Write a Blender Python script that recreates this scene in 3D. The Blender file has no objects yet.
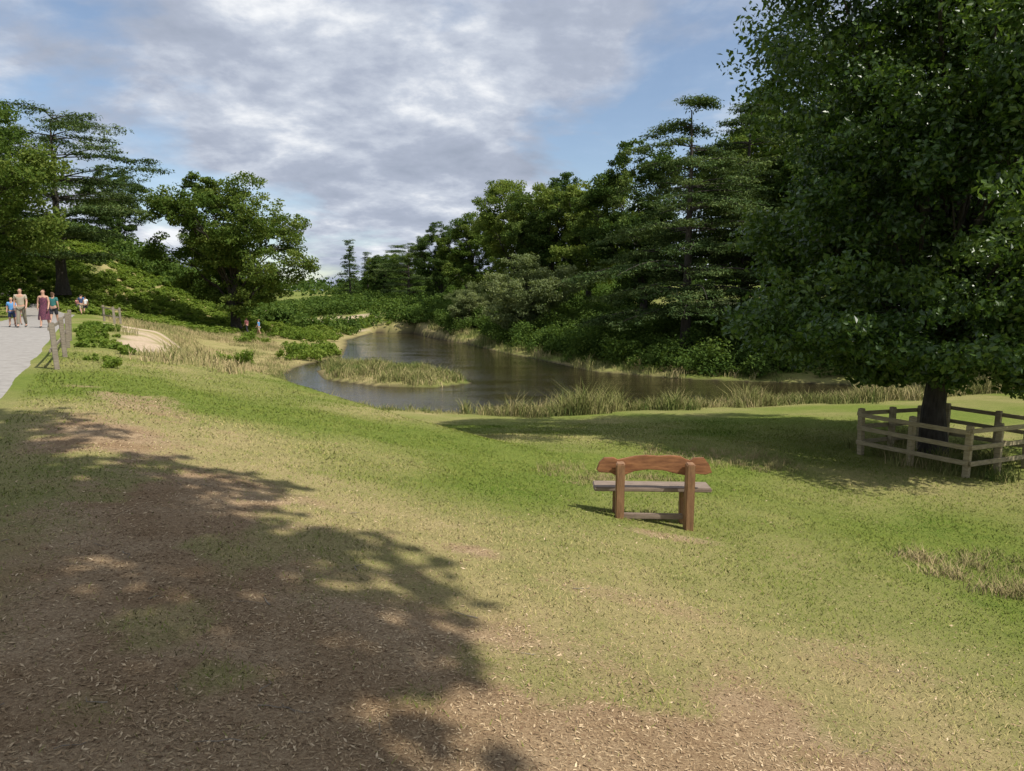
import bpy, math, random
import numpy as np
from mathutils import Vector, Matrix
scene=bpy.context.scene
COL=scene.collection

# ------------------------------------------------------------------ helpers
def vnoise(x,y,scale,seed=0):
    x=np.asarray(x,float)/scale; y=np.asarray(y,float)/scale
    xi=np.floor(x); yi=np.floor(y); fx=x-xi; fy=y-yi
    fx=fx*fx*(3-2*fx); fy=fy*fy*(3-2*fy)
    def hsh(a,b):
        v=np.sin(a*127.1+b*311.7+seed*74.7)*43758.5453
        return v-np.floor(v)
    return (hsh(xi,yi)*(1-fx)+hsh(xi+1,yi)*fx)*(1-fy)+(hsh(xi,yi+1)*(1-fx)+hsh(xi+1,yi+1)*fx)*fy
def fbm(x,y,scale,seed=0,o=3):
    t=0;a=1;s=0
    for i in range(o):
        t=t+a*vnoise(x,y,scale/2**i,seed+i*3);s+=a;a*=.5
    return t/s
def sm(a,b,x):
    t=np.clip((x-a)/(b-a),0,1); return t*t*(3-2*t)
def sdist(x,y,poly):
    x=np.asarray(x,float);y=np.asarray(y,float)
    d=np.full(x.shape,1e9);ins=np.zeros(x.shape,bool)
    n=len(poly)
    for i in range(n):
        ax,ay=poly[i];bx,by=poly[(i+1)%n]
        ex,ey=bx-ax,by-ay
        t=np.clip(((x-ax)*ex+(y-ay)*ey)/(ex*ex+ey*ey),0,1)
        d=np.minimum(d,np.hypot(x-ax-t*ex,y-ay-t*ey))
        c=((ay>y)!=(by>y))&(x<(bx-ax)*(y-ay)/((by-ay) if by!=ay else 1e-9)+ax)
        ins^=c
    return np.where(ins,-d,d)
LAKE=[(-13.6,42.3),(-12.1,38),(-10.2,33.6),(-6.2,30.4),(-1.3,28.6),(2,28.9),(8.2,30.7),(13.7,32.2),(18.8,33.8),(25,35.5),(28,38),(19,39.2),(10.8,42.0),(5.6,46.5),(2.7,55),(-.5,63.5),(-4.0,75),(-10,90),(-14,103),(-20,104),(-19.5,84),(-17,73),(-14.4,60),(-15.2,50),(-14.6,45)]
ISL=[(-12.6,47),(-11,50.5),(-6,46.5),(-2.4,40),(-4,38.2),(-7,38.4),(-10.8,42)]
DIRT=[(-6.6,10.6),(-6.0,10.2),(-4.4,9.1),(-2.75,7.5),(-1.6,5.7),(-.73,4.6),(.29,4.1),(1.4,4.5),(2.0,3.9),(2.9,3.3),(5,1.5),(6,-4),(2.3,-5),(-1.2,0),(-2.3,2),(-3.1,3.8),(-4.4,6.8),(-6.2,9.6)]
def S(x,y): return (x+1.4)*.865+y*.502
def dropf(s): 
    xs=[-50,0,.9,1.6,3,7.2,12,17.5,25,60]; zs=[0,0,.02,.1,.36,1.28,1.87,2.2,2.45,2.5]
    t=0
    for o in (-.8,-.4,0,.4,.8): t=t+np.interp(s+o*np.clip(s/3,0,1),xs,zs)
    return t/5
def H(x,y):
    x=np.asarray(x,float);y=np.asarray(y,float)
    s=S(x,y)
    P=3.0+.4*sm(8,36,y)
    base=P-dropf(s)+.03*np.clip(-s-4.5,0,40)
    d=sdist(x,y,LAKE)
    bank=.05+(.085+.45*sm(9.5,1.5,s))*np.maximum(d,0)+.035*np.maximum(d-5,0)
    k=.45
    hh=np.clip(.5+.5*(bank-base)/k,0,1)
    h=bank*(1-hh)+base*hh-k*hh*(1-hh)*.5
    s2=(x-10.8)*.83+(y-41)*.558
    h=h+np.clip(.12*np.maximum(s2-3,0),0,6)*sm(2,12,s2)*sm(30,44,y+.2*x)
    r=np.hypot(x+80,y-100)
    h=h+10.5*sm(55,15,r)
    h=h+(fbm(x,y,4,5,3)-.5)*.16*sm(1.2,4,s)*sm(0,3,d)
    h=h+(fbm(x,y,60,9,2)-.4)*5*sm(130,300,np.hypot(x,y))
    h=np.where(d>0,np.maximum(h,.04+.05*np.minimum(d,2)),np.maximum(.07+.3*d,-1.2))
    di=sdist(x,y,ISL)
    isl=.08-.3*di
    h=np.where(di<2,np.maximum(h,np.minimum(isl,.3)),h)
    return h
def Hs(x,y): return float(H(np.array([x]),np.array([y]))[0])
def dirtmask(x,y):
    sd=sdist(x,y,DIRT)
    n=fbm(x,y,1.3,21,4)-.5
    m=sm(.75,-.6,sd+n*1.8)
    st=sdist(x,y,[(-8.6,13.6),(-7.2,13.4),(-4.2,10.5),(-5.2,10.2)])
    m=np.maximum(m,.6*sm(.5,-.3,st+n*1.6))
    for cx,cy,rx,ry,a in ((-.35,5.9,.3,.2,.8),(1.9,8.35,.6,.22,.7),(2.6,5.0,.9,.4,.4),(4.6,4.2,1.2,.4,.45),(1.0,5.4,.9,.3,.4)):
        q=np.hypot((x-cx)/rx,(y-cy)/ry)
        m=np.maximum(m,a*sm(1.6,.3,q+n*1.3))
    g=fbm(x,y,.9,33,3)
    m=m*(1-.8*sm(.56,.70,g))
    return m
def drymask(x,y):
    sd=sdist(x,y,DIRT)
    a=.10+.8*sm(2.4,.0,sd)
    a=a+(fbm(x,y,3.5,44,4)-.46)*1.8
    a=a+.3*sm(6.5,2,y)*sm(1,4,x)
    d=sdist(x,y,LAKE)
    a=a+.3*sm(3,0,d)+.75*sm(14,24,y)*sm(-4,-8,x)*sm(110,90,y)*sm(1,3,S(x,y))
    return np.clip(a,0,1)
def sandmask(x,y):
    n=fbm(x,y,2.5,61,3)-.5
    m=0
    for cx,cy,rx,ry,a in ((-13.4,26.0,.8,2.6,.5),(-12.9,29.6,2.0,.8,.15),(-15.6,30.6,.75,2.8,.35),(-17.6,34.5,1.1,2.6,.5),(-16.6,38.0,3.2,1.5,.1),(-21.5,42,3,1.4,0),(-33,112,11,9,0),(-26,100,6,5,0)):
        ca,sa=math.cos(a),math.sin(a)
        u=(x-cx)*ca+(y-cy)*sa; v=-(x-cx)*sa+(y-cy)*ca
        m=np.maximum(m,sm(1.3,.7,np.hypot(u/rx,v/ry)+n*1.2))
    return m
def quadmesh(name,V,F,attrs=None,mats=(),mi=None,smooth=False):
    me=bpy.data.meshes.new(name)
    V=np.ascontiguousarray(V,dtype=np.float32);F=np.ascontiguousarray(F,dtype=np.int32)
    me.vertices.add(len(V));me.vertices.foreach_set('co',V.ravel())
    me.loops.add(F.size);me.loops.foreach_set('vertex_index',F.ravel())
    me.polygons.add(len(F));me.polygons.foreach_set('loop_start',np.arange(len(F),dtype=np.int32)*F.shape[1])
    me.update(calc_edges=True)
    for m in mats: me.materials.append(m)
    if mi is not None: me.polygons.foreach_set('material_index',np.ascontiguousarray(mi,dtype=np.int32))
    me.polygons.foreach_set('use_smooth',np.full(len(F),smooth))
    if attrs:
        for k,v in attrs.items():
            a=me.attributes.new(k,'FLOAT','POINT');a.data.foreach_set('value',np.ascontiguousarray(v,dtype=np.float32))
    me.update()
    return me
def add(name,me,loc=(0,0,0),rot=(0,0,0),sc=(1,1,1),parent=None):
    o=bpy.data.objects.new(name,me);COL.objects.link(o)
    o.location=loc;o.rotation_euler=rot;o.scale=sc
    if parent: o.parent=parent
    return o

# ------------------------------------------------------------------ materials
def newmat(name):
    m=bpy.data.materials.new(name);m.use_nodes=True
    nt=m.node_tree;nt.nodes.clear()
    out=nt.nodes.new('ShaderNodeOutputMaterial')
    return m,nt,out
def N(nt,t,**kw):
    n=nt.nodes.new(t)
    for k,v in kw.items():
        if k in n.inputs.keys(): n.inputs[k].default_value=v
        else: setattr(n,k,v)
    return n
def ramp(nt,fac,stops):
    r=nt.nodes.new('ShaderNodeValToRGB')
    e=r.color_ramp.elements
    while len(e)<len(stops): e.new(.5)
    for i,(p,c) in enumerate(stops):
        e[i].position=p;e[i].color=(c[0],c[1],c[2],1)
    nt.links.new(fac,r.inputs[0]);return r.outputs[0]
def mixc(nt,f,a,b,mode='MIX'):
    m=nt.nodes.new('ShaderNodeMix');m.data_type='RGBA';m.blend_type=mode
    for i,v in ((0,f),(6,a),(7,b)):
        if isinstance(v,(int,float)): m.inputs[i].default_value=v
        elif isinstance(v,tuple): m.inputs[i].default_value=(*v[:3],1)
        else: nt.links.new(v,m.inputs[i])
    return m.outputs[2]
def math_(nt,op,a,b=None,clamp=False):
    m=nt.nodes.new('ShaderNodeMath');m.operation=op;m.use_clamp=clamp
    for i,v in enumerate((a,b)):
        if v is None: continue
        if isinstance(v,(int,float)): m.inputs[i].default_value=v
        else: nt.links.new(v,m.inputs[i])
    return m.outputs[0]
def noise(nt,vec,scale,detail=4,rough=.55):
    n=N(nt,'ShaderNodeTexNoise');n.inputs['Scale'].default_value=scale;n.inputs['Detail'].default_value=detail;n.inputs['Roughness'].default_value=rough
    nt.links.new(vec,n.inputs['Vector']);return n.outputs[0]
def leafmat(name,c0,c1,c2,trans=.3,rough=.5,gain=1.0,glossy=False):
    m,nt,out=newmat(name)
    g=lambda c:tuple(v*gain for v in c)
    a=N(nt,'ShaderNodeAttribute',attribute_name='tint')
    c=ramp(nt,a.outputs['Fac'],[(0,g(c0)),(.5,g(c1)),(1,g(c2))])
    if glossy:
        p=N(nt,'ShaderNodeBsdfPrincipled');p.inputs['Roughness'].default_value=rough;p.inputs['Specular IOR Level'].default_value=.5
        nt.links.new(c,p.inputs['Base Color'])
    else:
        p=N(nt,'ShaderNodeBsdfDiffuse');nt.links.new(c,p.inputs[0])
    t=N(nt,'ShaderNodeBsdfTranslucent')
    c2_=mixc(nt,1.0,c,(1.5,1.5,.7),'MULTIPLY');nt.links.new(c2_,t.inputs['Color'])
    mx=N(nt,'ShaderNodeMixShader');mx.inputs[0].default_value=trans
    nt.links.new(p.outputs[0],mx.inputs[1]);nt.links.new(t.outputs[0],mx.inputs[2]);nt.links.new(mx.outputs[0],out.inputs[0])
    return m
def grassmat(name,c0,c1,c2,up=.75):
    m,nt,out=newmat(name)
    a=N(nt,'ShaderNodeAttribute',attribute_name='tint')
    c=ramp(nt,a.outputs['Fac'],[(0,c0),(.5,c1),(1,c2)])
    ge=N(nt,'ShaderNodeNewGeometry')
    vm=N(nt,'ShaderNodeVectorMath',operation='SCALE');nt.links.new(ge.outputs['Normal'],vm.inputs[0]);vm.inputs['Scale'].default_value=1-up
    va=N(nt,'ShaderNodeVectorMath',operation='ADD');nt.links.new(vm.outputs[0],va.inputs[0]);va.inputs[1].default_value=(0,0,up)
    vn=N(nt,'ShaderNodeVectorMath',operation='NORMALIZE');nt.links.new(va.outputs[0],vn.inputs[0])
    d=N(nt,'ShaderNodeBsdfDiffuse');nt.links.new(c,d.inputs[0]);nt.links.new(vn.outputs[0],d.inputs['Normal'])
    nt.links.new(d.outputs[0],out.inputs[0]);return m
def texmat(name,c0,c1,scale=(8,8,8),rough=.8,bump=.3,nscale=3,dist=.01,detail=6):
    m,nt,out=newmat(name)
    tc=N(nt,'ShaderNodeTexCoord');mp=N(nt,'ShaderNodeMapping');mp.inputs['Scale'].default_value=scale
    nt.links.new(tc.outputs['Object'],mp.inputs[0])
    n=noise(nt,mp.outputs[0],nscale,detail,.65)
    c=ramp(nt,n,[(.3,c0),(.7,c1)])
    p=N(nt,'ShaderNodeBsdfPrincipled');p.inputs['Roughness'].default_value=rough
    nt.links.new(c,p.inputs['Base Color'])
    b=N(nt,'ShaderNodeBump');b.inputs['Strength'].default_value=bump;b.inputs['Distance'].default_value=dist
    nt.links.new(n,b.inputs['Height']);nt.links.new(b.outputs[0],p.inputs['Normal'])
    nt.links.new(p.outputs[0],out.inputs[0]);return m
BARK=texmat('bark',(.022,.018,.013),(.075,.062,.048),(5,5,1.2),.9,.8,3,.05)
GN=1.5
L_NEAR=leafmat('leaf_near_tree',(.018,.038,.009),(.044,.082,.016),(.095,.14,.032),.3,.34,GN,True)
L_OAK=leafmat('leaf_oak',(.030,.054,.011),(.062,.095,.020),(.125,.152,.036),.28,.5,GN)
L_DARK=leafmat('leaf_dark',(.022,.040,.012),(.045,.074,.019),(.092,.120,.032),.26,.5,GN)
L_LIGHT=leafmat('leaf_light',(.055,.083,.018),(.10,.137,.030),(.17,.195,.05),.3,.5,GN)
L_GREY=leafmat('leaf_greygreen',(.065,.085,.036),(.12,.145,.062),(.18,.20,.095),.3,.5,GN)
L_CEDAR=leafmat('needle_cedar',(.022,.038,.014),(.052,.080,.028),(.115,.145,.052),.15,.6,GN)
L_BRACK=leafmat('bracken',(.06,.10,.018),(.11,.155,.028),(.18,.215,.05),.35,.5,GN)
L_RHODO=leafmat('waterside_shrub',(.028,.050,.012),(.055,.088,.02),(.105,.145,.035),.3,.5,GN)
G_NEAR=grassmat('grass_blade',(.10,.17,.022),(.215,.245,.050),(.52,.41,.19))
G_REED=grassmat('reed_blade',(.07,.11,.025),(.19,.19,.065),(.44,.35,.18),.4)
G_DRY=grassmat('dry_grass_blade',(.13,.15,.045),(.29,.24,.11),(.47,.36,.20),.45)
CHIP=grassmat('litter_chip',(.16,.10,.06),(.40,.28,.16),(.74,.57,.36),.5)
WOODF=texmat('weathered_rail',(.20,.165,.09),(.42,.35,.22),(2,2,14),.85,.4,3,.01)
WOODF2=texmat('old_fence_wood',(.16,.13,.10),(.34,.29,.22),(2,2,14),.85,.4,3,.01)

# ------------------------------------------------------------------ terrain
def build_terrain():
    n=680;k=6.5;u=np.linspace(-1,1,n)
    gx=1500*np.sinh(k*u)/math.sinh(k);gy=12+1500*np.sinh(k*u)/math.sinh(k)
    X,Y=np.meshgrid(gx,gy);x=X.ravel();y=Y.ravel()
    z=H(x,y)
    i=np.arange(n-1);I,J=np.meshgrid(i,i);a=(J*n+I).ravel()
    F=np.stack([a,a+1,a+n+1,a+n],1)
    m,nt,out=newmat('ground_meadow')
    tc=N(nt,'ShaderNodeTexCoord');v=tc.outputs['Object']
    n1=noise(nt,v,.35,5);n2=noise(nt,v,5,5,.7);n3=noise(nt,v,60,6,.8);n4=noise(nt,v,1.4,5,.6)
    g=ramp(nt,n2,[(.3,(.09,.148,.022)),(.7,(.195,.228,.045))])
    g=mixc(nt,math_(nt,'MULTIPLY',n1,.6),g,(.195,.22,.048))
    ad=N(nt,'ShaderNodeAttribute',attribute_name='dry').outputs['Fac']
    dr=math_(nt,'MULTIPLY',ad,math_(nt,'ADD',math_(nt,'MULTIPLY',n4,1.3),.1),True)
    g=mixc(nt,dr,g,ramp(nt,n3,[(.3,(.29,.22,.10)),(.7,(.50,.40,.20))]))
    g=mixc(nt,1.0,g,ramp(nt,n3,[(.3,(.7,.7,.7)),(.65,(1.15,1.15,1.15))]),'MULTIPLY')
    dc=ramp(nt,n3,[(.28,(.16,.10,.06)),(.5,(.40,.285,.17)),(.72,(.62,.47,.29))])
    dc=mixc(nt,ramp(nt,n4,[(.35,(0,0,0)),(.65,(1,1,1))]),dc,mixc(nt,1.0,dc,(.72,.66,.60),'MULTIPLY'))
    at=N(nt,'ShaderNodeAttribute',attribute_name='dirt').outputs['Fac']
    f=math_(nt,'ADD',at,math_(nt,'MULTIPLY',math_(nt,'SUBTRACT',n3,.5),1.2))
    f=math_(nt,'ADD',f,math_(nt,'MULTIPLY',math_(nt,'SUBTRACT',n2,.5),.9))
    f=ramp(nt,f,[(.2,(0,0,0)),(.8,(1,1,1))])
    c=mixc(nt,f,g,dc)
    sa=N(nt,'ShaderNodeAttribute',attribute_name='sand').outputs['Fac']
    c=mixc(nt,sa,c,ramp(nt,n2,[(.3,(.40,.30,.20)),(.7,(.60,.47,.33))]))
    mu=N(nt,'ShaderNodeAttribute',attribute_name='mud').outputs['Fac']
    c=mixc(nt,mu,c,(.05,.04,.025))
    p=N(nt,'ShaderNodeBsdfPrincipled');p.inputs['Roughness'].default_value=.95;p.inputs['Specular IOR Level'].default_value=.1
    nt.links.new(c,p.inputs['Base Color'])
    b=N(nt,'ShaderNodeBump');b.inputs['Strength'].default_value=.8;b.inputs['Distance'].default_value=.02
    nt.links.new(math_(nt,'ADD',n3,math_(nt,'MULTIPLY',n2,1.5)),b.inputs['Height']);nt.links.new(b.outputs[0],p.inputs['Normal'])
    nt.links.new(p.outputs[0],out.inputs[0])
    me=quadmesh('ground',np.stack([x,y,z],1),F,{'dirt':dirtmask(x,y),'dry':drymask(x,y),'sand':sandmask(x,y),'mud':sm(.10,.0,z)},[m],smooth=True)
    add('ground',me)
build_terrain()

def path_pts():
    pts=[]
    for yy in np.arange(-40,60,.5): pts.append((-1.4-.58*yy,yy))
    x,y=pts[-1];ang=math.atan2(1,-.58)
    for i in range(60):
        ang+=.022 if i<50 else 0
        x+=.6*math.cos(ang);y+=.6*math.sin(ang);pts.append((x,y))
    return pts
def build_path():
    pts=path_pts();W=3.7;nc=10;V=[]
    for i,(x,y) in enumerate(pts):
        j=min(i+1,len(pts)-1);k=max(i-1,0)
        dx=pts[j][0]-pts[k][0];dy=pts[j][1]-pts[k][1];l=math.hypot(dx,dy);nx,ny=-dy/l,dx/l
        for c in range(nc):
            t=c/(nc-1)
            e=.3*(vnoise(np.array([y*1.]),np.array([t*0+3.]),1.2,4)[0]-.5) if c in(0,nc-1) else 0
            V.append((x+nx*(W*t+e),y+ny*(W*t+e)))
    V=np.array(V);z=H(V[:,0],V[:,1])+.03
    for c in (0,nc-1): z[c::nc]-=.05
    m=texmat('path_tarmac',(.24,.22,.195),(.38,.35,.315),(1,1,1),.9,.25,5,.01,10)
    F=[]
    for i in range(len(pts)-1):
        for c in range(nc-1):
            a=i*nc+c;F.append((a,a+nc,a+nc+1,a+1))
    me=quadmesh('path',np.column_stack([V,z]),np.array(F)[:,::-1],None,[m],smooth=True);add('path',me)
build_path()

def build_water():
    m,nt,out=newmat('lake_water')
    tc=N(nt,'ShaderNodeTexCoord');mp=N(nt,'ShaderNodeMapping');mp.inputs['Scale'].default_value=(1,2.2,1)
    nt.links.new(tc.outputs['Object'],mp.inputs[0])
    a=noise(nt,mp.outputs[0],3.0,4,.6);b_=noise(nt,mp.outputs[0],.22,3)
    p=N(nt,'ShaderNodeBsdfPrincipled');p.inputs['Base Color'].default_value=(.026,.019,.009,1);p.inputs['Roughness'].default_value=.035;p.inputs['IOR'].default_value=1.42
    b=N(nt,'ShaderNodeBump');b.inputs['Strength'].default_value=.6;b.inputs['Distance'].default_value=.075
    nt.links.new(math_(nt,'MULTIPLY',a,math_(nt,'ADD',math_(nt,'MULTIPLY',b_,1.3),-.15)),b.inputs['Height']);nt.links.new(b.outputs[0],p.inputs['Normal'])
    nt.links.new(p.outputs[0],out.inputs[0])
    V=np.array([(-24,26,0),(32,26,0),(32,108,0),(-24,108,0)],float)
    add('lake_water',quadmesh('lake_water',V,np.array([[0,1,2,3]]),None,[m]))
build_water()

# ------------------------------------------------------------------ foliage
def unit(rng,n):
    v=rng.normal(size=(n,3));return v/np.linalg.norm(v,axis=1)[:,None]
def leaves(rng,cl,nleaf,size,up=.35,shell=.45,asp=.6):
    cl=np.array(cl,float)
    cnt=np.maximum(4,(nleaf*cl[:,7]).astype(int));idx=np.repeat(np.arange(len(cl)),cnt);n=len(idx)
    u=unit(rng,n);r=rng.random(n)**shell
    p=cl[idx,:3]+u*cl[idx,3:6]*r[:,None]
    nr=u*.5+unit(rng,n)*.8;nr[:,2]+=up;nr/=np.linalg.norm(nr,axis=1)[:,None]
    t=np.cross(nr,unit(rng,n));t/=np.linalg.norm(t,axis=1)[:,None]+1e-9
    b=np.cross(nr,t)
    L=(size*rng.uniform(.6,1.35,n))[:,None]
    V=np.empty((n,4,3));V[:,0]=p-t*L*.5;V[:,1]=p+b*L*asp*.5+nr*L*.06;V[:,2]=p+t*L*.5;V[:,3]=p-b*L*asp*.5+nr*L*.06
    tint=np.clip(cl[idx,6]+rng.normal(0,.19,n),0,1)
    F=np.arange(n*4).reshape(n,4)
    return V.reshape(-1,3),F,np.repeat(tint,4)
def tube(pts,rad,sides=7):
    pts=np.array(pts,float);V=[];F=[]
    for i,p in enumerate(pts):
        d=pts[min(i+1,len(pts)-1)]-pts[max(i-1,0)];d/=np.linalg.norm(d)+1e-9
        a=np.array([1,0,0]) if abs(d[0])<.8 else np.array([0,1,0])
        e1=np.cross(d,a);e1/=np.linalg.norm(e1);e2=np.cross(d,e1)
        for s in range(sides):
            th=2*math.pi*s/sides;V.append(p+(e1*math.cos(th)+e2*math.sin(th))*rad[i])
    for i in range(len(pts)-1):
        for s in range(sides):
            a=i*sides+s;b=i*sides+(s+1)%sides;F.append((a,b,b+sides,a+sides))
    return np.array(V),np.array(F)
def bend(rng,a,b,n,wob,lift=0):
    a=np.array(a,float);b=np.array(b,float);L=np.linalg.norm(b-a);P=[]
    o=np.zeros(3)
    for i in range(n+1):
        t=i/n;o=o+rng.normal(0,wob*L/n,3)
        P.append(a+(b-a)*t+np.array([0,0,lift*L*math.sin(math.pi*t)])+o*(1 if 0<t else 0))
    return P
def assemble(name,parts,LV,LF,LT,leafm,barkm=BARK):
    Vs=[];Fs=[];T=[];M=[];o=0
    for V,F in parts:
        Vs.append(V);Fs.append(F+o);o+=len(V);T.append(np.zeros(len(V)));M.append(np.zeros(len(F)))
    if LV is not None:
        Vs.append(LV);Fs.append(LF+o);T.append(LT);M.append(np.ones(len(LF)))
    return quadmesh(name,np.vstack(Vs),np.vstack(Fs),{'tint':np.concatenate(T)},[barkm]+([leafm] if leafm else []),np.concatenate(M))
def trunk(rng,h,r,n=9,wob=.03,flare=1.5):
    P=[];x=y=0
    for i in range(n+1):
        t=i/n;P.append((x,y,h*t-(.3 if i==0 else 0)));x+=rng.normal(0,wob*h/n*2);y+=rng.normal(0,wob*h/n*2)
    rad=[r*(1-.6*i/n)*(flare if i==0 else (1.12 if i==1 else 1)) for i in range(n+1)]
    return P,rad
def broadleaf(name,seed,Ht,R,Hb,nl,nc,nleaf,leaf,tr,mat,dead=0,lobe=(.26,.40),sub=5,low_=.8,skirt=(),asp=.6):
    rng=np.random.default_rng(seed)
    cz=(Ht+Hb)/2;rz=(Ht-Hb)/2
    TP,TR=trunk(rng,Ht*.62,tr);parts=[tube(TP,TR,10)]
    cl=[];L=[]
    for i in range(nl):
        ph=i*2.39996+rng.normal(0,.35);zz=1-2*(i+.5)/nl;zz=np.clip(zz+rng.normal(0,.12),-.95,.97)
        rr=math.sqrt(1-zz*zz)
        k=rng.uniform(.5,.82) if i%5 else rng.uniform(.15,.4)
        if rng.random()<.14: k*=1.15
        low=1 if zz>-.3 else low_
        L.append((np.array([rr*math.cos(ph)*R*k*low,rr*math.sin(ph)*R*k*low,cz+zz*rz*min(k*1.08,.9)]),R*rng.uniform(*lobe),0))
    for (ang,rad_,z_,lr_) in skirt: L.append((np.array([math.cos(ang)*rad_,math.sin(ang)*rad_,z_]),lr_,1))
    for c,lr,sk in L:
        lt=rng.uniform(.26,.72)
        j=int(np.clip((c[2]-.25*Ht)/(Ht*.62)*9*.75,2,9));P0=np.array(TP[j])
        r0=TR[j]*rng.uniform(.26,.42)*(.45 if sk else 1)
        BP=bend(rng,P0,c,6,.12,.08)
        parts.append(tube(BP,[r0*(1-.8*q/6) for q in range(7)],6))
        for q in range(nc):
            d=unit(rng,1)[0]
            if rng.random()<.6: d=d+(c-np.array([0,0,cz]))/np.array([R,R,rz])*.9; d/=np.linalg.norm(d)
            rad=lr*rng.uniform(.2,.42)
            pc=c+d*np.array([1,1,.75])*lr*rng.uniform(.45,1.12)
            cl.append((*pc,rad*1.15,rad*1.15,rad*.68,np.clip(lt+rng.normal(0,.08)+.1*d[2],0,1),(rad/(lr*.31))**2))
            if q<sub:
                BB=bend(rng,BP[4],pc,3,.12);parts.append(tube(BB,[r0*.25,r0*.18,r0*.1,r0*.04],4))
    for q in range(dead):
        a=rng.uniform(0,6.28);z=rng.uniform(Hb,Ht*.85)
        e=np.array([math.cos(a)*R,math.sin(a)*R,z+rng.uniform(-.5,2)])
        BP=bend(rng,(0,0,z-2 if z-2<Ht*.6 else Ht*.6),e,8,.22)
        parts.append(tube(BP,[.16*(1-.9*i/8) for i in range(9)],5))
        for _ in range(4):
            i=rng.integers(4,8);parts.append(tube(bend(rng,BP[i],np.array(BP[i])+unit(rng,1)[0]*1.6,4,.25),[.05,.04,.03,.02,.01],4))
    LV,LF,LT=leaves(rng,cl,nleaf,leaf,asp=asp)
    return assemble(name,parts,LV,LF,LT,mat)
def cedar(name,seed,Ht,R,Hb,tiers,nb,nleaf,leaf,tr,mat,shape='dome',droop=.12,pad=1.0,top=.5,flat=.24,jz=.3):
    rng=np.random.default_rng(seed)
    TP,TR=trunk(rng,Ht*.95,tr,12,.01);parts=[tube(TP,[tr*(1-.9*i/12)*(1.4 if i==0 else 1) for i in range(13)],9)];cl=[]
    for t in range(tiers):
        f=t/(tiers-1);z=Hb+(Ht*.97-Hb)*f
        if shape=='dome': rr=R*(1-(1-.25*top)*f**1.7)*(.85+.15*min(1,f*4))
        elif shape=='flat': rr=R*(.8+.2*math.sin(f*3.1))*(1 if f<.85 else .75)
        else: rr=R*(1-.9*f)
        rr=max(rr,1.0)
        for b in range(nb if f<.8 else max(5,nb-3)):
            a=rng.uniform(0,6.283) if shape!='cone' else b*6.283/nb+rng.uniform(-.3,.3)+t;L=rr*rng.uniform(.55,1.15);z0=z+rng.normal(0,jz)
            n=7;P=[];bt=rng.uniform(.25,.75)
            dev=rng.normal(0,.15)
            for i in range(n+1):
                q=i/n;aa=a+dev*q
                P.append((math.cos(aa)*L*q,math.sin(aa)*L*q,z0+L*(.22*q-droop*2.4*q*q)))
            parts.append(tube(P,[tr*.2*(1-.85*i/n)*(1-.5*f) for i in range(n+1)],5))
            m=max(5,int(L*3.0))
            for i in range(m):
                q=rng.uniform(.22,1.02)**.8;aa=a+dev*q
                w=L*.24*(1.15-q*.6)
                off=rng.normal(0,w*.75)
                px=math.cos(aa)*L*q-math.sin(aa)*off;py=math.sin(aa)*L*q+math.cos(aa)*off
                pz=z0+L*(.22*q-droop*2.4*q*q)+rng.uniform(-.15,.12)-abs(off)*.15
                s=rng.uniform(.5,1.05)*(.5+.05*R)*pad
                cl.append((px,py,pz,s,s,s*flat,np.clip(bt+rng.normal(0,.1),0,1),(s/pad)**2))
    s=Ht*.04
    cl.append((0,0,Ht*.97,s,s,s*1.2,.5,.7))
    LV,LF,LT=leaves(rng,cl,nleaf,leaf,up=1.0,shell=.5,asp=.35)
    return assemble(name,parts,LV,LF,LT,mat)
def place(name,me,x,y,s=1,rz=0,dz=0,sz=None):
    return add(name,me,(x,y,Hs(x,y)-.05+dz),(0,0,rz),(s,s,sz or s))

rs=np.random.default_rng(99)
SK=[(a+rs.normal(0,.15),rs.uniform(2.4,4.3),rs.uniform(2.7,4.4),rs.uniform(1.1,1.6)) for a in np.arange(0,6.28,.55)]
SK+=[(a+rs.normal(0,.2),rs.uniform(1.2,2.6),rs.uniform(2.4,3.2),rs.uniform(.8,1.1)) for a in np.arange(0,6.28,.7)]
SK+=[(a+rs.normal(0,.3),rs.uniform(2.2,4.2),rs.uniform(4.8,7.2),rs.uniform(1.2,1.6)) for a in np.arange(0,6.28,.62)]
near=broadleaf('fenced_tree',11,17.0,5.8,1.8,54,28,112,.145,.25,L_NEAR,lobe=(.20,.34),sub=4,low_=.9,skirt=SK,asp=.55)
place('alder_tree',near,10.35,17.3,1,.4)
sh=broadleaf('shade_tree',23,17,7.2,8,42,20,85,.30,.4,L_OAK,lobe=(.26,.36),asp=.8)
place('shade_tree',sh,.75,-2.4,1,0)
oakA=broadleaf('oak_a',31,17.5,9.0,2.4,26,20,100,.30,.5,L_OAK,lobe=(.24,.36))
oakB=broadleaf('oak_b',48,17.5,9.0,1.4,38,18,100,.28,.5,L_OAK,lobe=(.18,.31))
bigD=broadleaf('dark_a',53,20,8.0,1.5,32,18,100,.30,.45,L_DARK,lobe=(.22,.35))
bigD2=broadleaf('dark_b',59,18,7.0,1.0,28,18,100,.30,.45,L_OAK,lobe=(.22,.35))
ligh=broadleaf('light_a',61,20,7.5,2.0,28,18,95,.30,.45,L_LIGHT,lobe=(.22,.34))
will=broadleaf('willow',67,8,5.5,.3,20,18,110,.22,.25,L_GREY,lobe=(.28,.4))
ced=cedar('cedar_big',71,17.4,8.2,3.0,11,11,66,.25,.4,L_CEDAR,droop=.13,pad=1.1,top=.9,flat=.17,jz=.16)
ced2=cedar('cedar_flat',73,15.5,9.2,3,8,9,62,.28,.5,L_CEDAR,shape='flat',droop=.07,pad=1.2,flat=.2,jz=.2)
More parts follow.
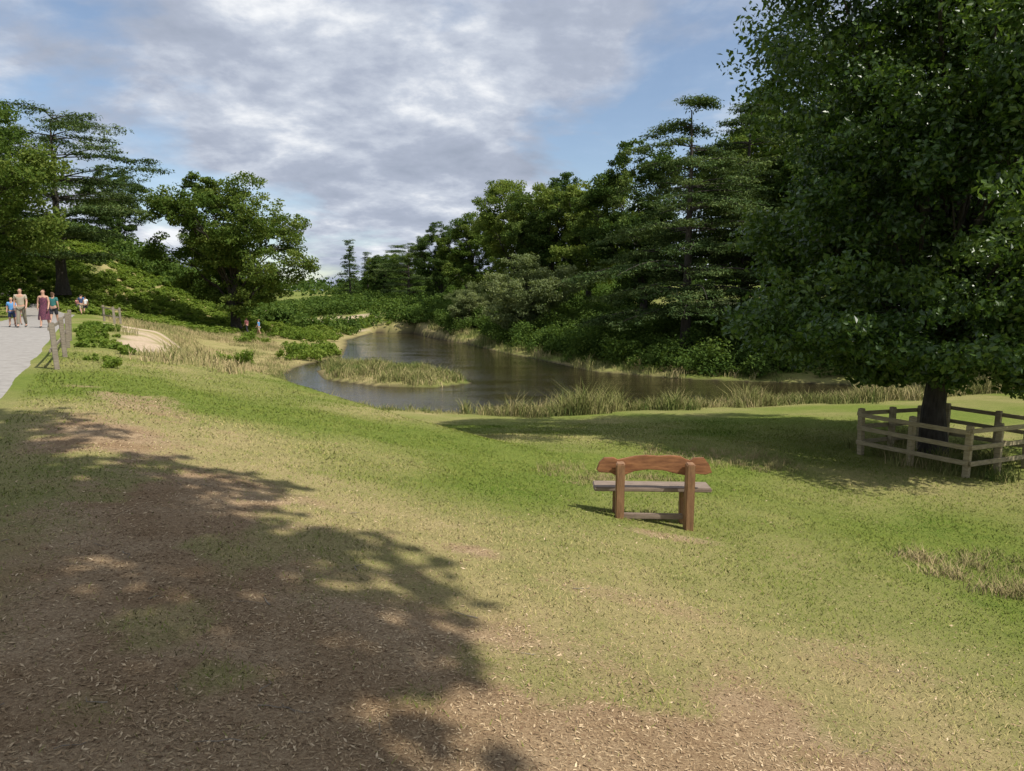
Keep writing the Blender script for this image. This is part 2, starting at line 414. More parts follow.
pine=cedar('conifer',79,12,3.6,1.0,14,8,34,.36,.25,L_DARK,shape='cone',droop=.12,pad=1.2)

# left side
place('oak_tree',broadleaf('oak_c',83,15.8,9.2,1.4,40,20,105,.25,.5,L_OAK,dead=3,lobe=(.2,.32)),-38.9,50,.93,2.4)
place('oak_tree',bigD2,-52,58,.95,2)
place('cedar_tree',ced2,-44.0,71,1.1,.7,.8)
place('oak_tree',oakB,-29.8,78,1,1.3)
place('oak_tree',bigD,-56,104,.6,2.0)
place('oak_tree',oakA,-45,112,.62,1.0)
place('oak_tree',oakA,-66,88,.8,4.0)
place('oak_tree',oakA,-80,80,1,4.0)
place('oak_tree',bigD,-62,70,.9,4.6)
# centre distance
place('conifer_tree',pine,-38,170,1.2,0)
place('conifer_tree',pine,-35,176,.95,2)
place('oak_tree',bigD2,-31,172,.6,2)
place('oak_tree',oakA,-24,160,.62,2)
place('cedar_tree',ced2,-20,140,.72,2)
place('oak_tree',bigD,-26.5,150,.5,1)
place('oak_tree',bigD,-12.5,128,.72,2.2)
place('oak_tree',bigD2,-6.5,110,.85,5)
place('oak_tree',ligh,1.2,96,.95,1)
place('oak_tree',bigD,5,90,.85,3.1)
place('oak_tree',ligh,9.0,84,.86,5)
place('willow_tree',will,1.6,72,1.0,2)
place('willow_tree',will,-5.2,86,.68,4)
place('oak_tree',bigD,12.5,69,.84,1.7)
place('cedar_tree',ced,12.2,50.5,1.0,1.2)
place('cedar_tree',ced,18.0,56,1.0,3.2)
place('oak_tree',bigD2,22,62,1.0,.3)
place('oak_tree',bigD,21.5,47,.80,4.2)
place('oak_tree',bigD2,25.5,42,.95,2.2)
place('oak_tree',bigD,31,37,.95,5.5)
place('oak_tree',oakA,29,56,1.05,5.5)
place('oak_tree',bigD2,38,46,1.1,.5)
place('oak_tree',bigD,28,72,1.1,.5)
place('oak_tree',oakA,42,60,1.1,3)
place('oak_tree',bigD,44,32,1.0,3)

def treeline():
    rng=np.random.default_rng(5);cl=[]
    for i in range(1500):
        a=rng.uniform(-62,62);r=rng.uniform(190,420)
        x=math.sin(math.radians(a))*r;y=math.cos(math.radians(a))*r
        if r<260 and -22<a<-12: continue
        hgt=(4+9*vnoise(np.array([x]),np.array([y]),45,3)[0])*(1.0 if abs(a+16)>5 else .6)
        z=Hs(x,y)
        for k in range(4):
            q=rng.uniform(2.2,4.2);cl.append((x+rng.normal(0,3),y+rng.normal(0,3),z+rng.uniform(.1,.9)*hgt,q,q,q*.7,rng.uniform(.2,.7),1))
    V,F,T=leaves(rng,cl,12,1.6)
    add('distant_treeline',quadmesh('distant_treeline',V,F,{'tint':T},[L_DARK]))
treeline()

def shrubs(name,pts,rad,nleaf,leaf,mat,seed,hmul=.7,up=.5):
    rng=np.random.default_rng(seed);pts=np.array(pts);z=H(pts[:,0],pts[:,1]);cl=[]
    for (x,y),zz in zip(pts,z):
        r=rng.uniform(*rad);t=.3+.35*vnoise(np.array([x]),np.array([y]),3,seed)[0]+rng.normal(0,.08)
        for k in range(3):
            q=r*rng.uniform(.35,.6)
            cl.append((x+rng.normal(0,r*.35),y+rng.normal(0,r*.35),zz+r*hmul*rng.uniform(.15,.9),q,q,q*.75,t+rng.normal(0,.07),(q/(.5*np.mean(rad)))**2))
    V,F,T=leaves(rng,cl,nleaf,leaf,up=up)
    add(name,quadmesh(name,V,F,{'tint':T},[mat]))
def region(n,x0,x1,y0,y1,cond,seed):
    rng=np.random.default_rng(seed);x=rng.uniform(x0,x1,n);y=rng.uniform(y0,y1,n);k=cond(x,y)
    return np.stack([x[k],y[k]],1)
pts=region(5600,-75,-24,64,108,lambda x,y:(np.hypot(x+80,y-100)<57+3*(vnoise(x,y,6,2)-.5))&(y<100)&(x>-72)&(vnoise(x,y,4,71)>.12),1)
shrubs('bracken_hillside',pts,(.4,.85),44,.24,L_BRACK,3,.5,1.2)
pts=region(1400,-21,-7.5,17,40,lambda x,y:(S(x,y)>.75)&(S(x,y)<1.3+1.2*vnoise(x,y,2,8))&(sandmask(x,y)<.2)&(vnoise(x,y,1.8,3)>.45),2)
shrubs('bramble_bush',pts,(.14,.30),75,.08,L_BRACK,4,.9)
pts=region(500,-70,-24,30,66,lambda x,y:(S(x,y)<-6.5)&(S(x,y)>-22),52)
shrubs('woodland_edge_shrubs',pts,(.8,1.8),55,.25,L_OAK,53,1.0)
pts=region(900,-32,-12,40,110,lambda x,y:(sdist(x,y,LAKE)>.6)&(S(x,y)>3)&(sdist(x,y,LAKE)<9)&(vnoise(x,y,4,12)>.80-.4*(y>76)),5)
pts=np.vstack([pts,region(50,-17.5,-14.6,53,62,lambda x,y:x>-100,55)])
shrubs('waterside_bush',pts,(.4,1.0),60,.2,L_BRACK,6,1.0)
def rb(x,y):
    d=sdist(x,y,LAKE);s2=(x-10.8)*.83+(y-41)*.558
    return (d>.3+1.6*vnoise(x,y,4,31)*(y>46))&(d<17)&(s2>-.5)&(y>37.5)
pts=region(4400,-14,45,37.5,108,rb,7)
shrubs('waterside_shrubs',pts,(.6,1.9),66,.22,L_RHODO,8,1.15)
pts=region(3000,-75,20,92,175,lambda x,y:(vnoise(x,y,12,22)>.25)&(np.hypot(x+32,y-112)>11)&(sdist(x,y,LAKE)>1),9)
shrubs('distant_bushes',pts,(1.0,2.8),34,.45,L_RHODO,10,.8)

# ------------------------------------------------------------------ grasses
def blades(rng,x,y,z,h,w,lean,tint,two=False):
    n=len(x);a=rng.uniform(0,6.283,n);wd=np.stack([np.cos(a),np.sin(a),np.zeros(n)],1)*w[:,None]*.5
    b=rng.uniform(0,6.283,n);ln=np.stack([np.cos(b),np.sin(b),np.zeros(n)],1)*(lean*h*rng.uniform(.2,1,n))[:,None]
    p=np.stack([x,y,z],1);up=np.zeros((n,3));up[:,2]=h
    if not two:
        V=np.empty((n,4,3));V[:,0]=p-wd;V[:,1]=p+wd;V[:,2]=p+ln+up+wd*.25;V[:,3]=p+ln+up-wd*.25
        return V.reshape(-1,3),np.arange(4*n).reshape(n,4),np.repeat(tint,4)
    V=np.empty((n,6,3));V[:,0]=p-wd;V[:,1]=p+wd;mid=p+ln*.3+up*.6;V[:,2]=mid+wd*.8;V[:,3]=mid-wd*.8;tip=p+ln+up;V[:,4]=tip+wd*.12;V[:,5]=tip-wd*.12
    f=np.arange(n)[:,None]*6;F=np.concatenate([f+np.array([[0,1,2,3]]),f+np.array([[3,2,4,5]])])
    return V.reshape(-1,3),F,np.repeat(tint,6)
def wedge(rng,n,r0,r1,pw,ang=44):
    u=rng.random(n);r=(r0**(pw)+(r1**pw-r0**pw)*u)**(1/pw);a=np.radians(rng.uniform(-ang,ang,n))
    return r*np.sin(a),r*np.cos(a),r
def near_grass():
    rng=np.random.default_rng(3)
    x,y,r=wedge(rng,430000,1.7,27,.7)
    s=S(x,y);dm=dirtmask(x,y);k=(s>.05+.12*rng.random(len(x)))&(rng.random(len(x))>dm*1.02-.06)&(sdist(x,y,LAKE)>.2)&(sandmask(x,y)<.4)
    x,y,r,dm=x[k],y[k],r[k],dm[k]
    dry=drymask(x,y);lush=fbm(x,y,.7,77,3)
    k=(rng.random(len(x))>dry*.6)&(rng.random(len(x))>sm(20,27,r))
    x,y,r,dry,lush=x[k],y[k],r[k],dry[k],lush[k]
    h=(.008+.016*rng.random(len(x)))*(.4+1.2*lush)*(1+.02*r)
    w=.0028+.0008*r
    t=np.clip(.22+.5*dry*rng.uniform(.3,1.6,len(x))+.7*(fbm(x,y,1.6,91,3)-.45)+rng.normal(0,.11,len(x)),0,1)
    V,F,T=blades(rng,x,y,H(x,y)-.002,h,w,1.6,t)
    add('meadow_grass',quadmesh('meadow_grass',V,F,{'tint':T},[G_NEAR]))
near_grass()
def litter():
    rng=np.random.default_rng(4)
    x,y,r=wedge(rng,340000,1.7,14,.5)
    dm=np.maximum(dirtmask(x,y)*.9,.12*drymask(x,y))*(.45+.9*vnoise(x,y,.25,17));k=(rng.random(len(x))<dm)&(S(x,y)>.1)
    x,y,r=x[k],y[k],r[k];n=len(x)
    a=rng.uniform(0,6.283,n);L=rng.uniform(.22,1,n)**2*.014*(1+.10*r);W=L*rng.uniform(.1,.35,n)
    z=H(x,y)+rng.uniform(.001,.007,n)
    t=np.stack([np.cos(a),np.sin(a),rng.normal(0,.25,n)],1)*L[:,None];b=np.stack([-np.sin(a),np.cos(a),rng.normal(0,.3,n)],1)*W[:,None]
    p=np.stack([x,y,z],1);V=np.empty((n,4,3));V[:,0]=p-t;V[:,1]=p+b;V[:,2]=p+t;V[:,3]=p-b
    tt=np.clip(rng.normal(.42,.24,n)+.3*(vnoise(x,y,.8,19)-.5),0,1)
    add('leaf_litter',quadmesh('leaf_litter',V.reshape(-1,3),np.arange(4*n).reshape(n,4),{'tint':np.repeat(tt,4)},[CHIP]))
litter()
def twigs():
    rng=np.random.default_rng(14);parts=[]
    for i in range(70):
        x,y,_=wedge(rng,1,2.8,9,1.0,38);x=float(x[0]);y=float(y[0])
        if S(x,y)<.3 or dirtmask(np.array([x]),np.array([y]))[0]<.3: continue
        a=rng.uniform(0,6.28);L=rng.uniform(.05,.2);P=[]
        for j in range(5):
            q=j/4;a+=rng.normal(0,.2);xx=x+math.cos(a)*L*q;yy=y+math.sin(a)*L*q;P.append((xx,yy,Hs(xx,yy)+.006))
        r=rng.uniform(.0015,.0035);parts.append(tube(P,[r,r,r*.8,r*.7,r*.4],5))
    add('fallen_twigs',assemble('fallen_twigs',parts,None,None,None,None,WOODF2))
twigs()
def tufts(name,pts,per,rad,hh,w,mat,seed,lean=.8,tb=.4,tv=.25,hv=(.5,1.0)):
    rng=np.random.default_rng(seed);pts=np.array(pts);n=len(pts)
    idx=np.repeat(np.arange(n),per);m=len(idx)
    th=rng.uniform(hh[0],hh[1],n)*(hv[0]+hv[1]*vnoise(pts[:,0],pts[:,1],1.3,seed))
    x=pts[idx,0]+rng.normal(0,rad,m);y=pts[idx,1]+rng.normal(0,rad,m)
    h=th[idx]*rng.uniform(.45,1.1,m)
    pt=.6*(vnoise(pts[:,0],pts[:,1],2.2,seed+5)-.5)
    t=np.clip(tb+(rng.normal(0,.12,n)+pt)[idx]+rng.normal(0,tv*.6,m),0,1)
    V,F,T=blades(rng,x,y,H(x,y)-.02,h,np.full(m,w)*rng.uniform(.6,1.3,m),lean,t,True)
    add(name,quadmesh(name,V,F,{'tint':T},[mat]))
pts=region(9500,-2,30,24,38,lambda x,y:(y<36+.05*x)&(sdist(x,y,LAKE)>-.3)&(sdist(x,y,LAKE)<(.2+3.6*vnoise(x,y,2.5,15)*vnoise(x,y,.9,16)**.5)*sm(-2.5,1,x)),20)
tufts('shore_reeds',pts,20,.13,(.3,.95),.022,G_REED,21,.9,.48,.3,(.25,1.3))
pts=region(3500,-16,0,28,48,lambda x,y:(sdist(x,y,LAKE)>-.1)&(sdist(x,y,LAKE)<1.0)&(vnoise(x,y,2.2,5)>.35),22)
tufts('shore_grass',pts,18,.12,(.08,.28),.018,G_REED,23,.7,.4)
pts=region(5200,-14,-1,36,52,lambda x,y:(sdist(x,y,ISL)<.1-.5*vnoise(x,y,1.2,66)),24)
tufts('island_reeds',pts,20,.16,(.2,.7),.028,G_REED,25,.8,.42,.35,(.2,1.4))
pts=region(9500,-32,-8,20,110,lambda x,y:(S(x,y)>2.3)&(S(x,y)<16+.4*np.maximum(y-70,0))&(sdist(x,y,LAKE)>.1)&(sandmask(x,y)<.15)&(sandmask(x*1.05,y*1.05)<.4)&(vnoise(x,y,3,19)>.22),26)
tufts('rough_grass',pts,18,.2,(.12,.5),.026,G_DRY,27,.8,.42,.3,(.3,1.1))
pts=region(3000,-12,16,40,100,lambda x,y:(sdist(x,y,LAKE)>-.2)&(sdist(x,y,LAKE)<1.9)&((x-10.8)*.83+(y-41)*.558>-2),28)
tufts('bank_reeds',pts,20,.2,(.3,.8),.035,G_REED,29,.6,.42)
def inell(cx,cy,rx,ry): return lambda x,y: np.hypot((x-cx)/rx,(y-cy)/ry)+.6*(vnoise(x,y,.5,9)-.5)<1
P1=np.vstack([region(600,4,9,6,11,inell(6.6,8.4,1.6,1.1),30),region(300,0,4,9,14,inell(1.7,12.3,1.2,.9),31),region(300,2,8,12,17,inell(4.6,15.2,1.6,1.0),32),region(90,.6,3,8,9.6,inell(1.6,9.6,.6,.3),33)])
tufts('long_grass_tufts',P1,34,.09,(.08,.2),.008,G_DRY,34,1.2,.5)
pts=region(260,7,14,13.5,20,lambda x,y:np.hypot(x-10.5,y-16.8)<2.3,35)
tufts('nettle_grass',pts,30,.1,(.15,.5),.015,G_REED,36,.8,.3)

# ------------------------------------------------------------------ wood things
import bmesh
def boxp(bm,c,size,rot=(0,0,0),bev=.008,jit=0):
    r=bmesh.ops.create_cube(bm,size=1)
    M=Matrix.Translation(c)@(Matrix.Rotation(rot[2],4,'Z')@Matrix.Rotation(rot[1],4,'Y')@Matrix.Rotation(rot[0],4,'X'))@Matrix.Diagonal((*size,1))
    bmesh.ops.transform(bm,matrix=M,verts=r['verts'])
    if jit:
        for v in r['verts']: v.co+=Vector([random.uniform(-jit,jit) for _ in range(3)])
    if bev:
        ed=list({e for v in r['verts'] for e in v.link_edges})
        bmesh.ops.bevel(bm,geom=ed,offset=bev,segments=2,affect='EDGES')
def bmobj(name,fn,mat,parent=None,loc=(0,0,0),rot=(0,0,0)):
    bm=bmesh.new();fn(bm);me=bpy.data.meshes.new(name);bm.to_mesh(me);bm.free();me.materials.append(mat)
    return add(name,me,loc,rot,parent=parent)
def empty(name,loc=(0,0,0),rot=(0,0,0)):
    o=bpy.data.objects.new(name,None);COL.objects.link(o);o.location=loc;o.rotation_euler=rot;return o
random.seed(4)
def rail(bm,a,b,hgt,th,z):
    a=Vector(a);b=Vector(b);d=b-a;L=d.length
    yaw=math.atan2(d.y,d.x);pit=-math.atan2(d.z,math.hypot(d.x,d.y))
    boxp(bm,(a+b)/2+Vector((0,0,z)),(L+.1,th,hgt),(0,pit+random.uniform(-.006,.006),yaw),.006,.004)
C=[(8.34,16.9),(9.57,14.8),(12.75,16.65),(11.5,18.75)]
pen=empty('tree_guard_fence')
posts=[];sides=[]
for i in range(4):
    a=C[i];b=C[(i+1)%4];ms=[a,((a[0]+b[0])/2,(a[1]+b[1])/2)]
    if i%2==1: ms=[a,(a[0]*2/3+b[0]/3,a[1]*2/3+b[1]/3),(a[0]/3+b[0]*2/3,a[1]/3+b[1]*2/3)]
    posts+=ms;sides.append((a,b))
def pf(bm):
    for i,(x,y) in enumerate(posts):
        z=Hs(x,y);boxp(bm,(x,y,z+.46),(.12,.12,1.32),(random.uniform(-.03,.03),random.uniform(-.03,.03),.52+random.uniform(-.1,.1)),.01,.004)
bmobj('posts',pf,WOODF,pen)
def rf(bm):
    cx=sum(c[0] for c in C)/4;cy=sum(c[1] for c in C)/4
    for a,b in sides:
        mx,my=(a[0]+b[0])/2-cx,(a[1]+b[1])/2-cy;l=math.hypot(mx,my);ox,oy=mx/l*.08,my/l*.08
        for z in (.30,.64,.98):
            rail(bm,(a[0]+ox,a[1]+oy,Hs(*a)),(b[0]+ox,b[1]+oy,Hs(*b)),.10,.035,z+random.uniform(-.02,.02))
bmobj('rails',rf,WOODF,pen)
def post_rail(FP,ps=.11):
    e=empty('path_fence')
    def p2(bm):
        for x,y in FP: boxp(bm,(x,y,Hs(x,y)+.42),(ps,ps,1.25),(random.uniform(-.05,.05),random.uniform(-.05,.05),.5),.012,.006)
    bmobj('posts',p2,WOODF2,e)
    def r2(bm):
        for i in range(len(FP)-1):
            a,b=FP[i],FP[i+1]
            for z in (.42,.9): rail(bm,(a[0]-.08,a[1]-.04,Hs(*a)),(b[0]-.08,b[1]-.04,Hs(*b)),.075,.04,z)
    bmobj('rails',r2,WOODF2,e)
post_rail([(-10.2,16.0),(-11.75,18.8),(-13.35,21.6),(-15.0,24.4)])
post_rail([(-26.6,47),(-25.0,46),(-24.4,44.2)],.13)
WR=texmat('stained_timber',(.16,.06,.026),(.42,.19,.08),(1.2,4,7),.6,.4,4,.008)
WR2=texmat('post_timber',(.18,.09,.045),(.40,.22,.11),(8,8,1.5),.65,.4,3,.008)
WG=texmat('worn_seat_timber',(.16,.115,.085),(.34,.26,.20),(1.5,12,6),.75,.3,3,.005)
bx,by=1.82,8.95;bz=Hs(bx,by)
bench=empty('park_bench',(bx,by,bz),(0,0,math.radians(-3)))
PX=.44
def bp(bm):
    for sx in (-1,1):
        boxp(bm,(sx*PX,0,.335),(.105,.15,.95),(math.radians(3),0,0),.012,.004)
bmobj('back_posts',bp,WR2,bench)
def fp(bm):
    for sx in (-1,1):
        boxp(bm,(sx*PX,.40,.12),(.10,.13,.50),(0,0,0),.012,.004)
        boxp(bm,(sx*PX,.245,.335),(.09,.16,.10),(0,0,0),.008)
bmobj('front_legs',fp,WR2,bench)
def st(bm): boxp(bm,(0,.10,.08),(2*PX-.11,.06,.07),(0,0,0),.008,.004)
bmobj('stretcher',st,WG,bench)
def plank(bm,out,y0,th):
    f=[bm.verts.new((x,y0,z)) for x,z in out];b=[bm.verts.new((x,y0+th,z)) for x,z in out]
    bm.faces.new(f);bm.faces.new(b[::-1]);n=len(out)
    for i in range(n): bm.faces.new((f[i],b[i],b[(i+1)%n],f[(i+1)%n]))
    bmesh.ops.recalc_face_normals(bm,faces=bm.faces)
    bmesh.ops.bevel(bm,geom=[e for e in bm.edges if abs(e.verts[0].co.y-e.verts[1].co.y)<1e-4],offset=.008,segments=2,affect='EDGES')
OUT=[(-.70,.655),(-.735,.69),(-.70,.79),(-.64,.845),(-.52,.85),(-.46,.82),(-.38,.84),(-.25,.87),(-.1,.885),(.05,.875),(.2,.885),(.33,.875),(.42,.83),(.46,.82),(.50,.855),(.63,.86),(.70,.77),(.735,.67),(.66,.64),(.5,.655),(.42,.625),(.3,.645),(.12,.69),(-.08,.70),(-.25,.675),(-.38,.62),(-.46,.60),(-.55,.65)]
def br(bm): plank(bm,OUT,.075,.055)
bmobj('backrest',br,WR,bench)
def seat(bm):
    b=bmesh.ops.create_cube(bm,size=1);bmesh.ops.scale(bm,vec=(1.52,.36,.055),verts=b['verts']);bmesh.ops.translate(bm,vec=(0,.32,.415),verts=b['verts'])
    bmesh.ops.bevel(bm,geom=list(bm.edges),offset=.012,segments=2,affect='EDGES')
bmobj('seat',seat,WG,bench)

# ------------------------------------------------------------------ people
def flat(name,c,c2=None,sc=30,rough=.8):
    return texmat(name,c,c2 or tuple(min(1,v*1.25) for v in c),(1,1,1),rough,.1,sc,.002)
SKIN=flat('skin',(.45,.26,.18));SHOE=flat('shoe',(.05,.05,.05));LIPS=flat('lips',(.35,.1,.09))
def skinobj(name,verts,edges,rad,mat,parent,sub=2):
    me=bpy.data.meshes.new(name);me.from_pydata(verts,edges,[]);me.materials.append(mat)
    o=add(name,me,parent=parent)
    md=o.modifiers.new('skin','SKIN');md.use_smooth_shade=True
    for i,r in enumerate(rad):
        me.skin_vertices[0].data[i].radius=(r,r) if not isinstance(r,tuple) else r
    me.skin_vertices[0].data[0].use_root=True
    ss=o.modifiers.new('sub','SUBSURF');ss.levels=sub;ss.render_levels=sub
    return o
def lathe(name,rings,mat,parent,n=20):
    V=[];F=[]
    for z,rx,ry,yo in rings:
        for i in range(n):
            a=2*math.pi*i/n;w=1+.05*math.sin(a*5+z*7);V.append((rx*w*math.cos(a),yo+ry*w*math.sin(a),z))
    for j in range(len(rings)-1):
        for i in range(n): F.append((j*n+i,j*n+(i+1)%n,(j+1)*n+(i+1)%n,(j+1)*n+i))
    me=quadmesh(name,np.array(V),np.array(F),None,[mat],smooth=True);return add(name,me,parent=parent)
def person(x,y,Ht,face,top,bottom,hair,kind='trousers',stride=.12,arm=.08,longhair=False):
    s_=S(x,y);z0=Hs(x,y)+(.03 if -3.8<s_<0 else 0)
    P=empty('person',(x,y,z0),(0,0,face));h=Ht
    wm=.92 if kind!='trousers' else 1
    def v(a,b,c): return (a*h,b*h,c*h)
    sh=.108*wm;st=stride
    V=[v(0,0,.53),v(0,.004,.60),v(0,0,.70),v(0,0,.785),v(0,0,.835),v(0,-.006,.875),v(0,-.008,.925),v(0,0,.968)]
    Rr=[(.085*h,.062*h),(.075*h,.055*h),(.088*h,.06*h),(.075*h,.05*h),.032*h,(.036*h,.042*h),(.045*h,.054*h),(.032*h,.038*h)]
    E=[(i,i+1) for i in range(7)]
    arms=[];legs=[]
    for sx,ph in ((-1,1),(1,-1)):
        b=len(V);V+=[v(sx*sh,0,.80),v(sx*(sh+.03),ph*.015,.645),v(sx*(sh+.035),-abs(arm)*.9+ph*arm*.6,.51),v(sx*(sh+.03),-abs(arm)*1.1+ph*arm*.8,.47)]
        Rr+=[.034*h,.024*h,.017*h,(.012*h,.02*h)];E+=[(3,b),(b,b+1),(b+1,b+2),(b+2,b+3)];arms.append(b)
        lf=-ph*st
        b=len(V);V+=[v(sx*.05,0,.49),v(sx*.055,lf*.5-.015,.275),v(sx*.055,lf+(.03 if lf>0 else 0),.05 if lf<=0 else .065),v(sx*.06,lf-.075,.018 if lf<=0 else .02)]
        Rr+=[.055*h,.036*h,.022*h,(.022*h,.016*h)];E+=[(0,b),(b,b+1),(b+1,b+2),(b+2,b+3)];legs.append(b)
    skinobj('body',V,E,Rr,SKIN,P)
    for k,b in enumerate(arms):
        w=Vector(V[b+3]);sx=-1 if k==0 else 1
        FV=[];FE=[];FR=[]
        for f in range(4):
            L=(.040,.046,.043,.034)[f]*h;o=w+Vector((0,(f-1.5)*.011*h,-.004*h));n=len(FV)
            FV+=[tuple(o),tuple(o+Vector((-sx*.003*h,-.002*h,-L*.5))),tuple(o+Vector((-sx*.010*h,-.003*h,-L)))];FE+=[(n,n+1),(n+1,n+2)];FR+=[.0052*h,.0048*h,.004*h]
        n=len(FV);FV+=[tuple(w+Vector((0,-.014*h,.012*h))),tuple(w+Vector((-sx*.004*h,-.028*h,-.006*h))),tuple(w+Vector((-sx*.008*h,-.032*h,-.022*h)))];FE+=[(n,n+1),(n+1,n+2)];FR+=[.006*h,.0055*h,.0045*h]
        skinobj('fingers',FV,FE,FR,SKIN,P,1)
    if kind!='dress':
        SV=[V[0],V[1],V[2],V[3],v(0,0,.815)];SR=[(.090*h,.068*h),(.083*h,.063*h),(.096*h,.068*h),(.082*h,.057*h),.040*h];SE=[(0,1),(1,2),(2,3),(3,4)]
        for b in arms:
            a=Vector(V[b]);e=Vector(V[b+1]);n=len(SV);SV+=[tuple(a),tuple(a.lerp(e,.65))];SR+=[.041*h,.036*h];SE+=[(3,n),(n,n+1)]
        skinobj('shirt',SV,SE,SR,top,P)
        SV=[v(0,0,.54)];SR=[(.091*h,.069*h)];SE=[]
        for b in legs:
            a=Vector(V[b]);kk=Vector(V[b+1]);an=Vector(V[b+2]);n=len(SV)
            if kind=='shorts': SV+=[tuple(a),tuple(a.lerp(kk,.9))];SR+=[.062*h,.052*h];SE+=[(0,n),(n,n+1)]
            else: SV+=[tuple(a),tuple(kk),tuple(kk.lerp(an,.93))];SR+=[.061*h,.045*h,.034*h];SE+=[(0,n),(n,n+1),(n+1,n+2)]
        skinobj('shorts' if kind=='shorts' else 'trousers',SV,SE,SR,bottom,P)
    else:
        lathe('dress',[(.79*h,.06*h,.045*h,0),(.77*h,.092*h,.062*h,0),(.72*h,.098*h,.074*h,0),(.62*h,.082*h,.064*h,0),(.52*h,.108*h,.085*h,0),(.38*h,.125*h,.11*h,0),(.24*h,.14*h,.13*h,0),(.20*h,.143*h,.133*h,0)],top,P)
    for b in legs:
        a=Vector(V[b+2]);t=Vector(V[b+3]);skinobj('shoe',[tuple(a+Vector((0,.012*h,-.022*h))),tuple(a.lerp(t,.5)+Vector((0,0,-.008*h))),tuple(t+Vector((0,-.012*h,.002*h)))],[(0,1),(1,2)],[.026*h,.026*h,(.026*h,.017*h)],SHOE,P,1)
    hv=[v(0,.014,.985),v(0,.026,.945),v(0,.03,.90)];hr=[(.043*h,.046*h),(.050*h,.044*h),(.040*h,.026*h)];he=[(0,1),(1,2)]
    if longhair: hv.append(v(0,.034,.83));hr.append((.042*h,.02*h));he.append((2,3))
    skinobj('hair',hv,he,hr,hair,P)
    skinobj('nose',[v(0,-.058,.93),v(0,-.068,.912)],[(0,1)],[.006*h,.009*h],SKIN,P,1)
    for sx in (-1,1):
        skinobj('ear',[v(sx*.047,.0,.938),v(sx*.049,.002,.915)],[(0,1)],[.008*h,.006*h],SKIN,P,1)
        skinobj('eye',[v(sx*.018,-.053,.935),v(sx*.022,-.052,.935)],[(0,1)],[.005*h,.005*h],SHOE,P,1)
    skinobj('mouth',[v(-.013,-.056,.893),v(.013,-.056,.893)],[(0,1)],[.004*h,.004*h],LIPS,P,1)
    return P
HD=flat('hair_dark',(.03,.02,.015));HG=flat('hair_blond',(.32,.22,.11));HR=flat('hair_brown',(.10,.05,.025))
navy=flat('navy_cloth',(.03,.05,.12));beige=flat('beige_cloth',(.36,.31,.23));olive=flat('olive_cloth',(.20,.18,.13));blue=flat('blue_cloth',(.10,.28,.55));green=flat('teal_cloth',(.03,.14,.13));white=flat('white_cloth',(.7,.7,.7));pink=flat('pink_cloth',(.55,.2,.22));dark=flat('dark_cloth',(.03,.03,.04))
floral=texmat('floral_cloth',(.02,.01,.03),(.20,.05,.08),(1,1,1),.8,.1,22,.002)
person(-21.9,32.2,1.76,.35,beige,olive,HD,'trousers')
person(-20.75,32.0,1.70,.3,floral,floral,HR,'dress',longhair=True)
person(-22.6,32.6,1.35,.4,blue,navy,HG,'shorts')
person(-22.1,34.8,1.6,3.3,green,dark,HR,'shorts',longhair=True)
person(-24.0,35.0,1.2,3.3,white,pink,HG,'shorts')
for i,(x,y,hh,c,d) in enumerate([(-39.3,66,1.7,blue,navy),(-38.4,65,1.6,white,dark),(-40.3,67,1.2,pink,navy),(-37.0,62,1.75,navy,beige),(-28.0,76,1.75,pink,dark),(-26.6,75.6,1.7,blue,beige)]):
    person(x,y,hh,3.2+i*.3,c,d,(HD,HR,HG)[i%3],'shorts' if i%2 else 'trousers')

# ------------------------------------------------------------------ sky, sun, camera
AZ=Vector((.87,-.5));AZ.normalize();EL=math.radians(54)
sd=Vector((AZ.x*math.cos(EL),AZ.y*math.cos(EL),math.sin(EL)))
sl=bpy.data.lights.new('sun','SUN');sl.energy=5.0;sl.angle=math.radians(.5);sl.color=(1,.955,.87)
so=bpy.data.objects.new('sun',sl);COL.objects.link(so);so.rotation_euler=sd.to_track_quat('Z','Y').to_euler();so.location=(20,-20,40)
w=bpy.data.worlds.new('World');scene.world=w;w.use_nodes=True;nt=w.node_tree;nt.nodes.clear()
out=nt.nodes.new('ShaderNodeOutputWorld')
sky=N(nt,'ShaderNodeTexSky');sky.sky_type='NISHITA';sky.sun_disc=False;sky.sun_elevation=EL;sky.sun_rotation=math.radians(120);sky.air_density=1.0;sky.dust_density=.6
bg=N(nt,'ShaderNodeBackground');bg.inputs[1].default_value=.14;nt.links.new(sky.outputs[0],bg.inputs[0])
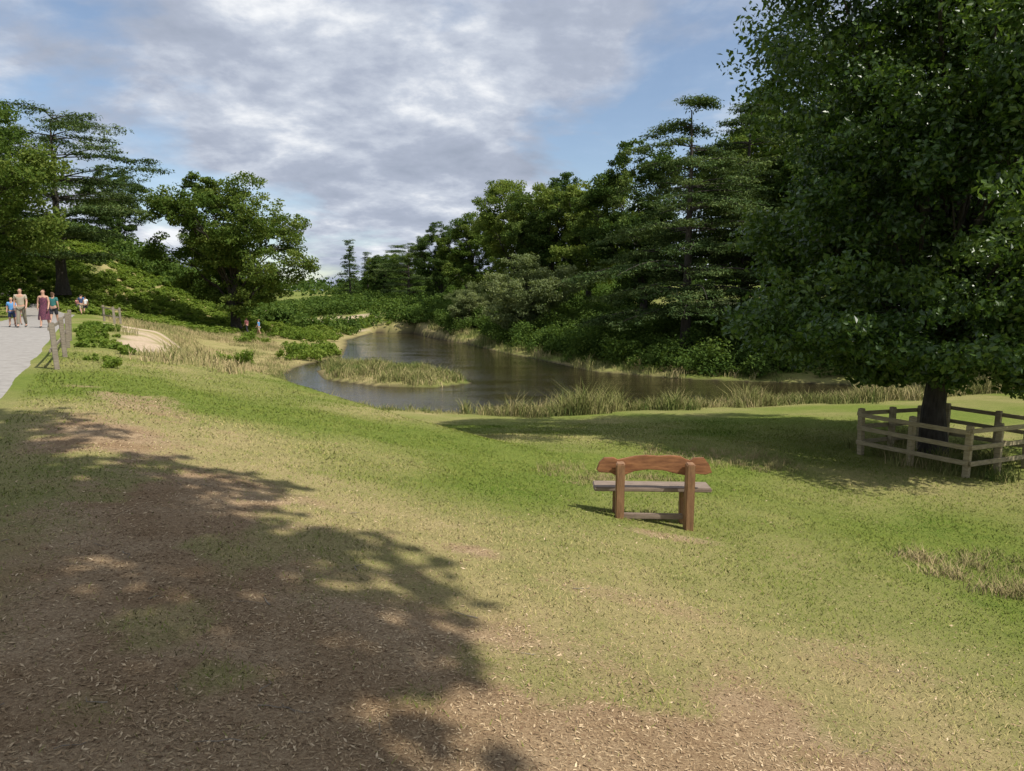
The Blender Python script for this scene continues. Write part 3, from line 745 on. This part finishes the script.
tc=N(nt,'ShaderNodeTexCoord');sx=N(nt,'ShaderNodeSeparateXYZ');nt.links.new(tc.outputs['Generated'],sx.inputs[0])
zz=math_(nt,'ADD',math_(nt,'MAXIMUM',sx.outputs[2],0.0),.24)
cx=N(nt,'ShaderNodeCombineXYZ');nt.links.new(math_(nt,'DIVIDE',sx.outputs[0],zz),cx.inputs[0]);nt.links.new(math_(nt,'DIVIDE',sx.outputs[1],zz),cx.inputs[1])
mp=N(nt,'ShaderNodeMapping');mp.inputs['Location'].default_value=(2.3,9.4,0);nt.links.new(cx.outputs[0],mp.inputs[0])
nA=N(nt,'ShaderNodeTexNoise');nA.inputs['Scale'].default_value=1.25;nA.inputs['Detail'].default_value=9;nA.inputs['Roughness'].default_value=.54;nA.inputs['Distortion'].default_value=.2;nt.links.new(mp.outputs[0],nA.inputs['Vector'])
nB=N(nt,'ShaderNodeTexNoise');nB.inputs['Scale'].default_value=2.6;nB.inputs['Detail'].default_value=12;nB.inputs['Roughness'].default_value=.6;nB.inputs['Distortion'].default_value=.1;nt.links.new(mp.outputs[0],nB.inputs['Vector'])
mask=ramp(nt,nA.outputs[0],[(.38,(.15,.15,.15)),(.48,(1,1,1))])
cc=ramp(nt,nB.outputs[0],[(.32,(.35,.40,.50)),(.46,(.44,.49,.60)),(.55,(.60,.65,.745)),(.65,(.93,.95,.98))])
bc=N(nt,'ShaderNodeBackground');bc.inputs[1].default_value=1.0;nt.links.new(cc,bc.inputs[0])
mx=N(nt,'ShaderNodeMixShader');nt.links.new(mask,mx.inputs[0]);nt.links.new(bg.outputs[0],mx.inputs[1]);nt.links.new(bc.outputs[0],mx.inputs[2]);nt.links.new(mx.outputs[0],out.inputs[0])
cam=bpy.data.cameras.new('camera');cam.sensor_width=36;cam.lens=25.24;cam.clip_end=4000;cam.clip_start=.05
co=bpy.data.objects.new('camera',cam);COL.objects.link(co);co.location=(0,0,4.6);co.rotation_euler=(math.radians(90-6.75),0,0)
scene.camera=co
scene.view_settings.view_transform='Standard';scene.view_settings.look='None';scene.view_settings.exposure=0
